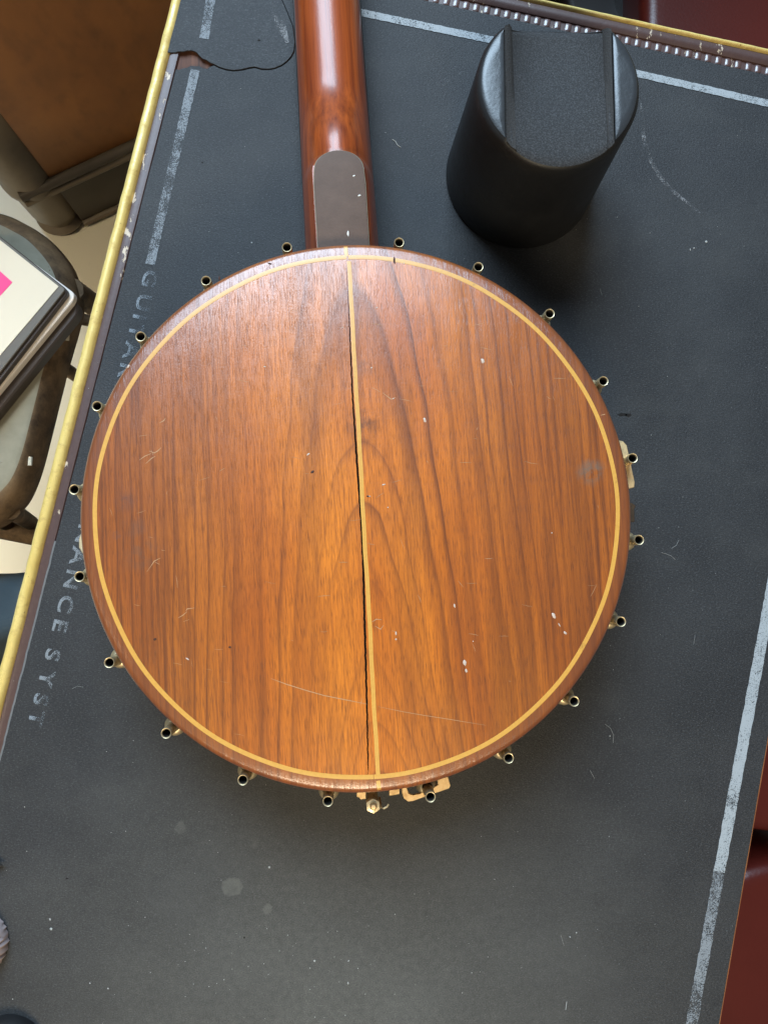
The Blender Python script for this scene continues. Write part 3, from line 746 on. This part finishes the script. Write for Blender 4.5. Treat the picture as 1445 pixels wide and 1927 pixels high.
for _ in range(10):
    px, py = rnd.uniform(100, 1400), rnd.uniform(250, 1900)
    if over(px, py): continue
    a = rnd.uniform(0, 6.28); l_ = rnd.uniform(4, 12); b = a + rnd.uniform(-.7, .7)
    fibre([(px, py), (px + l_ * math.cos(a), py + l_ * math.sin(a)), (px + l_ * (math.cos(a) + math.cos(b)), py + l_ * (math.sin(a) + math.sin(b)))], .00005)
tag(obj('lint', lint_v, lint_f, plain('lint_white', (.42, .42, .40), .7, .2), smooth=False), 'tiny white lint specks and fibres scattered over the black mat', 'lint', kind='stuff')

# ================================================================== things on the left: cabinet, chair, papers, cloth
W_CAB = wood_grain('cabinet_wood', (.30, .110, .020), (.17, .060, .012), .55, .12, .35, (9, 9, 5))
GRIME = plain('cabinet_base', (.075, .058, .040), .6, .3, 20)
POST = plain('worn_post', (.155, .115, .070), .5, .35, 30, Coat_Weight=.15)
c0 = P(130, 440, FZ); c1 = P(215, 400, FZ); cdv = (c1 - c0).to_2d(); CA = math.atan2(cdv.y, cdv.x)
cb = empty('cabinet', c0, CA, 'brown wooden cabinet with moulded base standing on the floor at far left', 'cabinet')
v, f = bbox(.03, 1.1, .004, .5, .145, .78, .004); obj('body', v, f, W_CAB, cb)
v, f = bbox(.03, 1.1, .002, .5, .012, .122, .003); obj('plinth', v, f, GRIME, cb)
v, f = tube([(-.02, -.002, .128), (1.1, -.002, .128)], .007, 10); obj('moulding', v, f, POST, cb)
v, f = tube([(-.02, .000, .143), (1.1, .000, .143)], .008, 10); obj('moulding', v, f, GRIME, cb)
v, f = tube([(.03, .0, .010), (1.1, .0, .010)], .006, 8); obj('moulding', v, f, POST, cb)
v, f = lathe([(0, .0), (.036, .0), (.040, .010), (.030, .018), (.032, .03), (.038, .045), (.038, .12), (.043, .128), (.043, .14), (.038, .148), (.038, .78), (0, .78)], 28, .004, .034); obj('corner_post', v, f, POST, cb)

CZ = -.29
GREYP = Mat('chair_paint', .8, Specular_IOR_Level=.15); _g = GREYP.noise(18, 6, .7); _k = GREYP.noise(70, 5, .7)
_c = GREYP.mix(GREYP.rng(_g, .3, .7), (.20, .185, .135), (.28, .26, .20)); _c = GREYP.mix(GREYP.rng(_k, .66, .70), _c, (.10, .07, .045))
GREYP.set('Base Color', _c); GREYP.bump(_k, .2, .001); GREYP = GREYP.m
RUST = Mat('worn_steel', .75, Specular_IOR_Level=.15); _g = RUST.noise(30, 6, .7); RUST.set('Base Color', RUST.mix(RUST.rng(_g, .35, .65), (.060, .040, .026), (.20, .13, .07))); RUST.bump(_g, .3, .002); RUST = RUST.m
ch = empty('metal_chair', P(0, 700, CZ) * 1.0 + Vector((0, 0, FZ - CZ)), 0, 'worn grey and brown metal chair on the floor, carrying books and paper', 'chair')
CO = ch.location
def cl(px, py, z): p = P(px, py, z); return (p.x - CO.x, p.y - CO.y, p.z - CO.z)
seat_px = [(-330, 520), (-150, 385), (0, 405), (60, 428), (100, 456), (140, 508), (156, 572), (150, 612), (125, 700), (95, 820), (78, 885), (60, 932), (40, 960), (0, 993), (-120, 1040), (-330, 1000)]
def chain(pts, n=6):
    """closed smooth curve through the points"""
    out = []; m_ = len(pts)
    for i in range(m_):
        a, b, c, d = (Vector(pts[(i + k - 1) % m_]) for k in range(4))
        for s_ in range(n):
            t = s_ / n
            out.append(.5 * ((2 * b) + (c - a) * t + (2 * a - 5 * b + 4 * c - d) * t * t + (3 * b - a - 3 * c + d) * t ** 3))
    return out
so = [Vector(cl(*p, CZ - .036)[:2]) for p in chain(seat_px, 5)]; cen = Vector((sum(p.x for p in so) / len(so), sum(p.y for p in so) / len(so))); n = len(so); sz = CZ - CO.z
rows = [(.0, .0), (.60, .0), (.80, .0), (.87, -.001), (.91, -.004), (.955, -.012), (.985, -.024), (1, -.042), (.985, -.043), (.965, -.020)]
vv = [(cen.x + (p.x - cen.x) * max(k, .001), cen.y + (p.y - cen.y) * max(k, .001), sz + dz) for k, dz in rows for p in so]
ff = [(r_ * n + k, r_ * n + (k + 1) % n, (r_ + 1) * n + (k + 1) % n, (r_ + 1) * n + k) for r_ in range(len(rows) - 1) for k in range(n)]
n5 = 4 * n
sm = mesh('seat', vv, ff, GREYP, True, 70); sm.materials.append(RUST)
for q in sm.polygons:
    if min(q.vertices) >= 3 * n: q.material_index = 1
link('seat', sm, ch)
SLOT = plain('slot_light', (.5, .46, .36), .6)
for px, py in ((128, 632), (58, 868)):
    a = cl(px, py - 8, CZ - .010); b = cl(px - 1, py + 8, CZ - .010)
    v, f = tube([a, b], .0022, 8); obj('rivet', v, f, SLOT, ch)
def bar(a, b, wd, name='leg'):
    a, b = Vector(a), Vector(b); v, f = tube([a, b], wd, 10); return obj(name, v, f, RUST, ch)
bar(cl(135, 545, CZ - .03), cl(235, 615, -.56), .013)
bar(cl(140, 598, -.50), cl(215, 612, -.52), .008, 'stretcher')
bar(cl(-30, 985, -.55), cl(95, 1010, -.55), .016, 'stretcher')
bar(cl(20, 960, CZ - .03), cl(60, 985, -.56), .010)
def floor_leg(px, py):
    a = Vector(cl(px, py, CZ - .03)); bar(a, (a.x, a.y, .001), .010)
floor_leg(-120, 520); floor_leg(-160, 960)

PAPER = plain('paper', (.66, .58, .45), .7, .03, 20); PINK = plain('pink_note', (.85, .05, .22), .6, .03)
DGREY = plain('grey_cover', (.11, .095, .078), .55, .12, 90); DBRN = plain('dark_cover', (.045, .032, .026), .5, .2, 90); PAGES = plain('page_edges', (.82, .74, .66), .7, .1, 200)
def slab(name, pts, z0, z1, mat, label, cat, b=.001, rr=.004):
    q = [P(a, c, z1) for a, c in pts]; o = q[0]
    v, f = bevel_prism(rounded([(p.x - o.x, p.y - o.y) for p in q], rr, 4), 0, z1 - z0, b, 1)
    e = obj(name, v, f, mat, None, (o.x, o.y, z0)); return tag(e, label, cat)
# from the seat up: dark book, white-edged pad, grey folder, sheet, pink note
zb = CZ + .0005
slab('book', [(-260, 475), (-30, 432), (148, 572), (146, 592), (-40, 822), (-260, 700)], zb, zb + .016, DBRN, 'dark covered book lying lowest in the stack on the metal chair', 'book', .0015, .006)
slab('paper_pad', [(-250, 470), (-20, 432), (141, 552), (138, 566), (-40, 782), (-250, 680)], zb + .0165, zb + .026, PAGES, 'pad with white page edges between the dark book and grey folder', 'paper pad', .0008, .004)
slab('binder', [(-250, 460), (-15, 432), (131, 548), (-40, 770), (-250, 660)], zb + .0265, zb + .0335, DBRN, 'thin dark binder under the grey folder on the chair', 'binder', .0008, .006)
slab('folder', [(-250, 455), (-10, 437), (124, 544), (-40, 752), (-250, 650)], zb + .034, zb + .037, DGREY, 'grey folder beneath the cream sheet of paper', 'folder', .0006, .003)
slab('paper_sheet', [(-240, 440), (-10, 443), (111, 539), (-40, 717), (-250, 620)], zb + .0372, zb + .0378, PAPER, 'cream sheet of paper on top of the folder on the chair', 'paper', .0001, .0005)
slab('sticky_note', [(-70, 500), (-5, 505), (24, 531), (-20, 580), (-85, 545)], zb + .0379, zb + .0382, PINK, 'bright pink sticky note on the cream paper sheet', 'note', .00005, .0003)

# dark cloth at the table's left edge
CLM = plain('dark_cloth', (.035, .050, .058), .9, .25, 60, .4, 900)
cz = -.35
o = P(-60, 1210, cz)
def clothf(i, j):
    t, s_ = i / 39, j / 39
    p = P(-200 + 290 * s_, 1082 + 240 * t + 10 * math.sin(s_ * 5), cz)
    zz = .05 * math.sin(math.pi * min(1, t * 1.3 + .05)) + .012 * math.sin(9 * t + 4 * s_) + .006 * math.sin(21 * s_ - 6 * t) - .06 * max(0, 1 - t * 7) ** 2
    return (p.x - o.x, p.y - o.y, zz)
v, f = grid(40, 40, clothf)
nb = len(v); rim = [j for j in range(40)] + [i * 40 + 39 for i in range(1, 40)] + [39 * 40 + j for j in range(38, -1, -1)] + [i * 40 for i in range(38, 0, -1)]
v = list(v) + [(v[i][0] * 1.02, v[i][1] * 1.02, FZ - cz + .001) for i in rim]
f += [(rim[k], rim[(k + 1) % len(rim)], nb + (k + 1) % len(rim), nb + k) for k in range(len(rim))]
me = mesh('cloth', v, f, CLM)
e = link('cloth', me, None, (o.x, o.y, cz)); tag(e, 'dark blue green cloth heaped on the floor left of the table', 'cloth')

# ================================================================== small things at the mat's near left corner
def dome_obj(name, px, py, rx, ry, hz, rot, mat, label, cat, ribs=0):
    c = P(px, py, 0)
    def fn(i, j):
        a = math.pi / 2 * i / 15; t = 2 * math.pi * j / 72
        x, y = rx * math.cos(a) * math.cos(t), ry * math.cos(a) * math.sin(t)
        k = 1 + (ribs and .035 * math.sin(y / ry * ribs))
        return (x * k, y, .0005 + hz * math.sin(a) * k)
    v, f = grid(16, 72, fn, True); e = obj(name, v, f, mat, None, c, (0, 0, rot)); return tag(e, label, cat)
KNIT = plain('ribbed_knit', (.44, .35, .34), .75, .15, 200)
dome_obj('ribbed_object', -42, 1772, .019, .0195, .020, -.15, KNIT, 'pale ribbed rounded object at the left edge of the mat', 'object', 46)
dome_obj('black_object', 28, 1962, .020, .016, .016, -.5, RUB, 'shiny black rounded object at the near left corner of the mat', 'object')
v, f = tube([P(-40, 1620, .003), P(-4, 1627, .003), P(7, 1629, .0025)], [.003, .0016, .0003], 8)
o = P(-4, 1627, 0); tag(obj('black_pick', [(p[0] - o.x, p[1] - o.y, p[2]) for p in v], f, FRETB, None, o), 'tip of a thin black pick at the left edge of the mat', 'pick')

# ================================================================== right: red seats and a black case beyond the table
RED = Mat('red_vinyl', .32); _r = RED.noise(12, 5, .6); _s = RED.noise(700, 4, .8)
_c = RED.mix(_r, (.075, .010, .007), (.115, .016, .010)); _c = RED.mix(RED.rng(_s, .76, .8, 0, .5), _c, (.4, .2, .16)); RED.set('Base Color', _c); RED.bump(RED.noise(300, 4, .6), .15, .001); RED = RED.m
rs = P(1445, 1700, -.30)
rch = empty('red_armchair', (rs.x + .1, rs.y, FZ), 0, 'dark red vinyl armchair beside the right edge of the table', 'armchair')
def rl(px, py, z): p = P(px, py, z); return (p.x - rch.location.x, p.y - rch.location.y)
q = [rl(1330, 1660, -.30), rl(1480, 1600 + 10, -.30), rl(1720, 1660, -.30), rl(1640, 2250, -.30), rl(1250, 2200, -.30)]
v, f = bevel_prism(rounded(q, .05, 6), .10, .45, .02, 4); obj('seat_cushion', v, f, RED, rch)
q = [rl(1350, 1130, -.26), rl(1690, 1130, -.26), rl(1690, 1610, -.26), rl(1480, 1585, -.26), rl(1350, 1570, -.26)]
v, f = bevel_prism(rounded(q, .05, 6), .08, .47, .02, 4); obj('arm', v, f, RED, rch)
q = [rl(1300, 1150, -.5), rl(1700, 1150, -.5), rl(1660, 2200, -.5), rl(1230, 2200, -.5)]
v, f = bevel_prism(rounded(q, .03, 4), .001, .12, .01, 2); obj('frame', v, f, DBRN, rch)

rs = P(1400, 0, -.35)
rc2 = empty('red_chair', (rs.x, rs.y, FZ), 0, 'dark red chair behind the far right edge of the table', 'chair')
def r2(px, py, z): p = P(px, py, z); return (p.x - rc2.location.x, p.y - rc2.location.y)
q = [r2(1208, -250, -.35), r2(1900, -250, -.35), r2(1900, 300, -.35), r2(1440, 240, -.35), r2(1212, 170, -.35)]
v, f = bevel_prism(rounded(q, .03, 6), .06, .40, .018, 4); obj('seat_cushion', v, f, RED, rc2)
q = [r2(1230, -200, -.6), r2(1800, -200, -.6), r2(1800, 300, -.6), r2(1230, 150, -.6)]
v, f = bevel_prism(rounded(q, .03, 4), .001, .09, .01, 2); obj('frame', v, f, DBRN, rc2)
q = [P(a, b, -.42) for a, b in [(1050, -60), (1070, 40), (1110, 100), (1202, 120), (1200, -200), (1080, -200)]]
v, f = bevel_prism(rounded([(p.x - q[3].x, p.y - q[3].y) for p in q], .02, 5), 0, -.42 - FZ, .012, 3)
tag(obj('black_case', v, f, plain('black_case', (.022, .020, .019), .45, .3, 40), None, (q[3].x, q[3].y, FZ + .001)), 'black case standing on the floor behind the far table edge', 'case')
